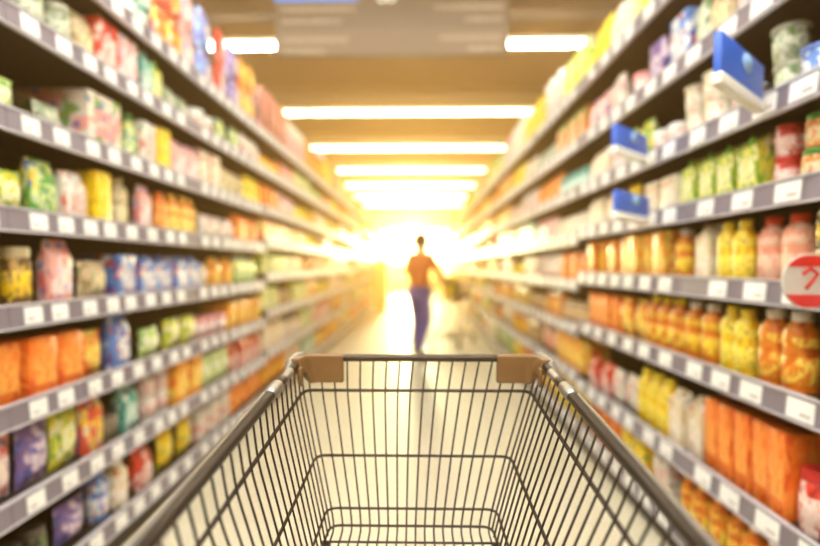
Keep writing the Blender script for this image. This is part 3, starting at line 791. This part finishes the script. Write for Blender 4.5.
for s in (-1, 1):
    b = MB(); b.tube([(s*.083, .05, 1.585), (s*.093, .045, 1.605), (s*.09, .04, 1.63)], [.010, .013, .010], seg=8); b.build('ear', M['skin'], per)
    b = MB(); b.box((s*.03-.009, .142, 1.635), (s*.03+.009, .148, 1.645), bev=.002); b.build('eye', M['black'], per)
    # shoe
    for k in ('L',) if s < 0 else ('R',):
        a, t = Vector(J['an'+k]), Vector(J['to'+k])
        b = MB(); b.tube([a+Vector((0, -.05, -.045)), a+Vector((0, 0, -.04)), (a+t)/2+Vector((0, 0, -.015)), t+Vector((0, .02, .002)), t+Vector((0, .055, 0))], [.03, .044, .040, .036, .02], seg=12)
        b.build('shoe', M['shoe'], per)
    # hand: palm and five fingers closing on the handle
    w = Vector(J['wr'+('L' if s < 0 else 'R')])
    vs = [w+Vector((0, -.02, 0)), w+Vector((0, .035, -.002)), w+Vector((0, .07, -.006))]; ed = [(0, 1), (1, 2)]; rd = [.022, (.034, .016), (.036, .014)]
    for fi, (fx, ln) in enumerate(((-.027, .05), (-.009, .06), (.009, .056), (.026, .044))):
        p0 = vs[2]+Vector((fx, .02, 0)); p1 = p0+Vector((0, ln*.5, -.01)); p2 = p1+Vector((0, .006, -ln*.45))
        b0 = len(vs); vs += [p0, p1, p2]; ed += [(2, b0), (b0, b0+1), (b0+1, b0+2)]; rd += [.0095, .009, .008]
    b0 = len(vs); vs += [vs[1]+Vector((-s*.038, .01, -.01)), vs[1]+Vector((-s*.045, .035, -.03))]; ed += [(1, b0), (b0, b0+1)]; rd += [.011, .009]
    skin('hand', vs, ed, rd, M['skin'], per, sub=1)
b = MB(); b.tube([(-.02, .150, 1.565), (0, .154, 1.563), (.02, .150, 1.565)], .004, seg=6); b.build('mouth', M['red'], per)
tag(per, 'person in an orange top and purple-blue trousers walking away pushing a cart', 'person')

# ------------------------------------------------------------------ light, haze, camera
W = bpy.data.worlds.new('world'); S.world = W; W.use_nodes = True; t = W.node_tree
t.nodes['Background'].inputs['Color'].default_value = (0, 0, 0, 1); t.nodes['Background'].inputs['Strength'].default_value = 0
vs_ = t.nodes.new('ShaderNodeVolumeScatter'); vs_.inputs['Color'].default_value = (1, .55, .20, 1); vs_.inputs['Density'].default_value = .034; vs_.inputs['Anisotropy'].default_value = .73
t.links.new(vs_.outputs[0], t.nodes['World Output'].inputs['Volume'])

# spot added inside, just before the window pane, for the warm glow
ld = bpy.data.lights.new('glow_spot', 'SPOT'); ld.energy = 18000; ld.color = (1, .62, .24); ld.shadow_soft_size = .5; ld.spot_size = math.radians(76); ld.spot_blend = .9
lo = bpy.data.objects.new('glow_spot', ld); COL.objects.link(lo); lo.location = (-.35, END-.6, 2.35)
lo.rotation_euler = (math.radians(90), 0, math.radians(180)); 

cam = bpy.data.cameras.new('camera'); cam.lens = 36*FPX/820; cam.sensor_width = 36; cam.clip_start = .02; cam.clip_end = 200
co = bpy.data.objects.new('camera', cam); COL.objects.link(co); co.location = (0, 0, H)
pitch = math.atan((273-VY)/FPX); yaw = math.atan((VX-410)/FPX)
co.rotation_euler = (math.radians(90)-pitch, 0, yaw)
cam.dof.use_dof = True; cam.dof.focus_distance = .80; cam.dof.aperture_fstop = 1.15
S.camera = co
S.view_settings.view_transform = 'Standard'; S.view_settings.look = 'None'; S.view_settings.exposure = .3; S.view_settings.gamma = 1; S.view_settings.use_curve_mapping = False
S.cycles.use_denoising = True; S.cycles.volume_bounces = 0; S.cycles.max_bounces = 8; S.cycles.sample_clamp_indirect = 8
S.cycles.caustics_reflective = False; S.cycles.caustics_refractive = False
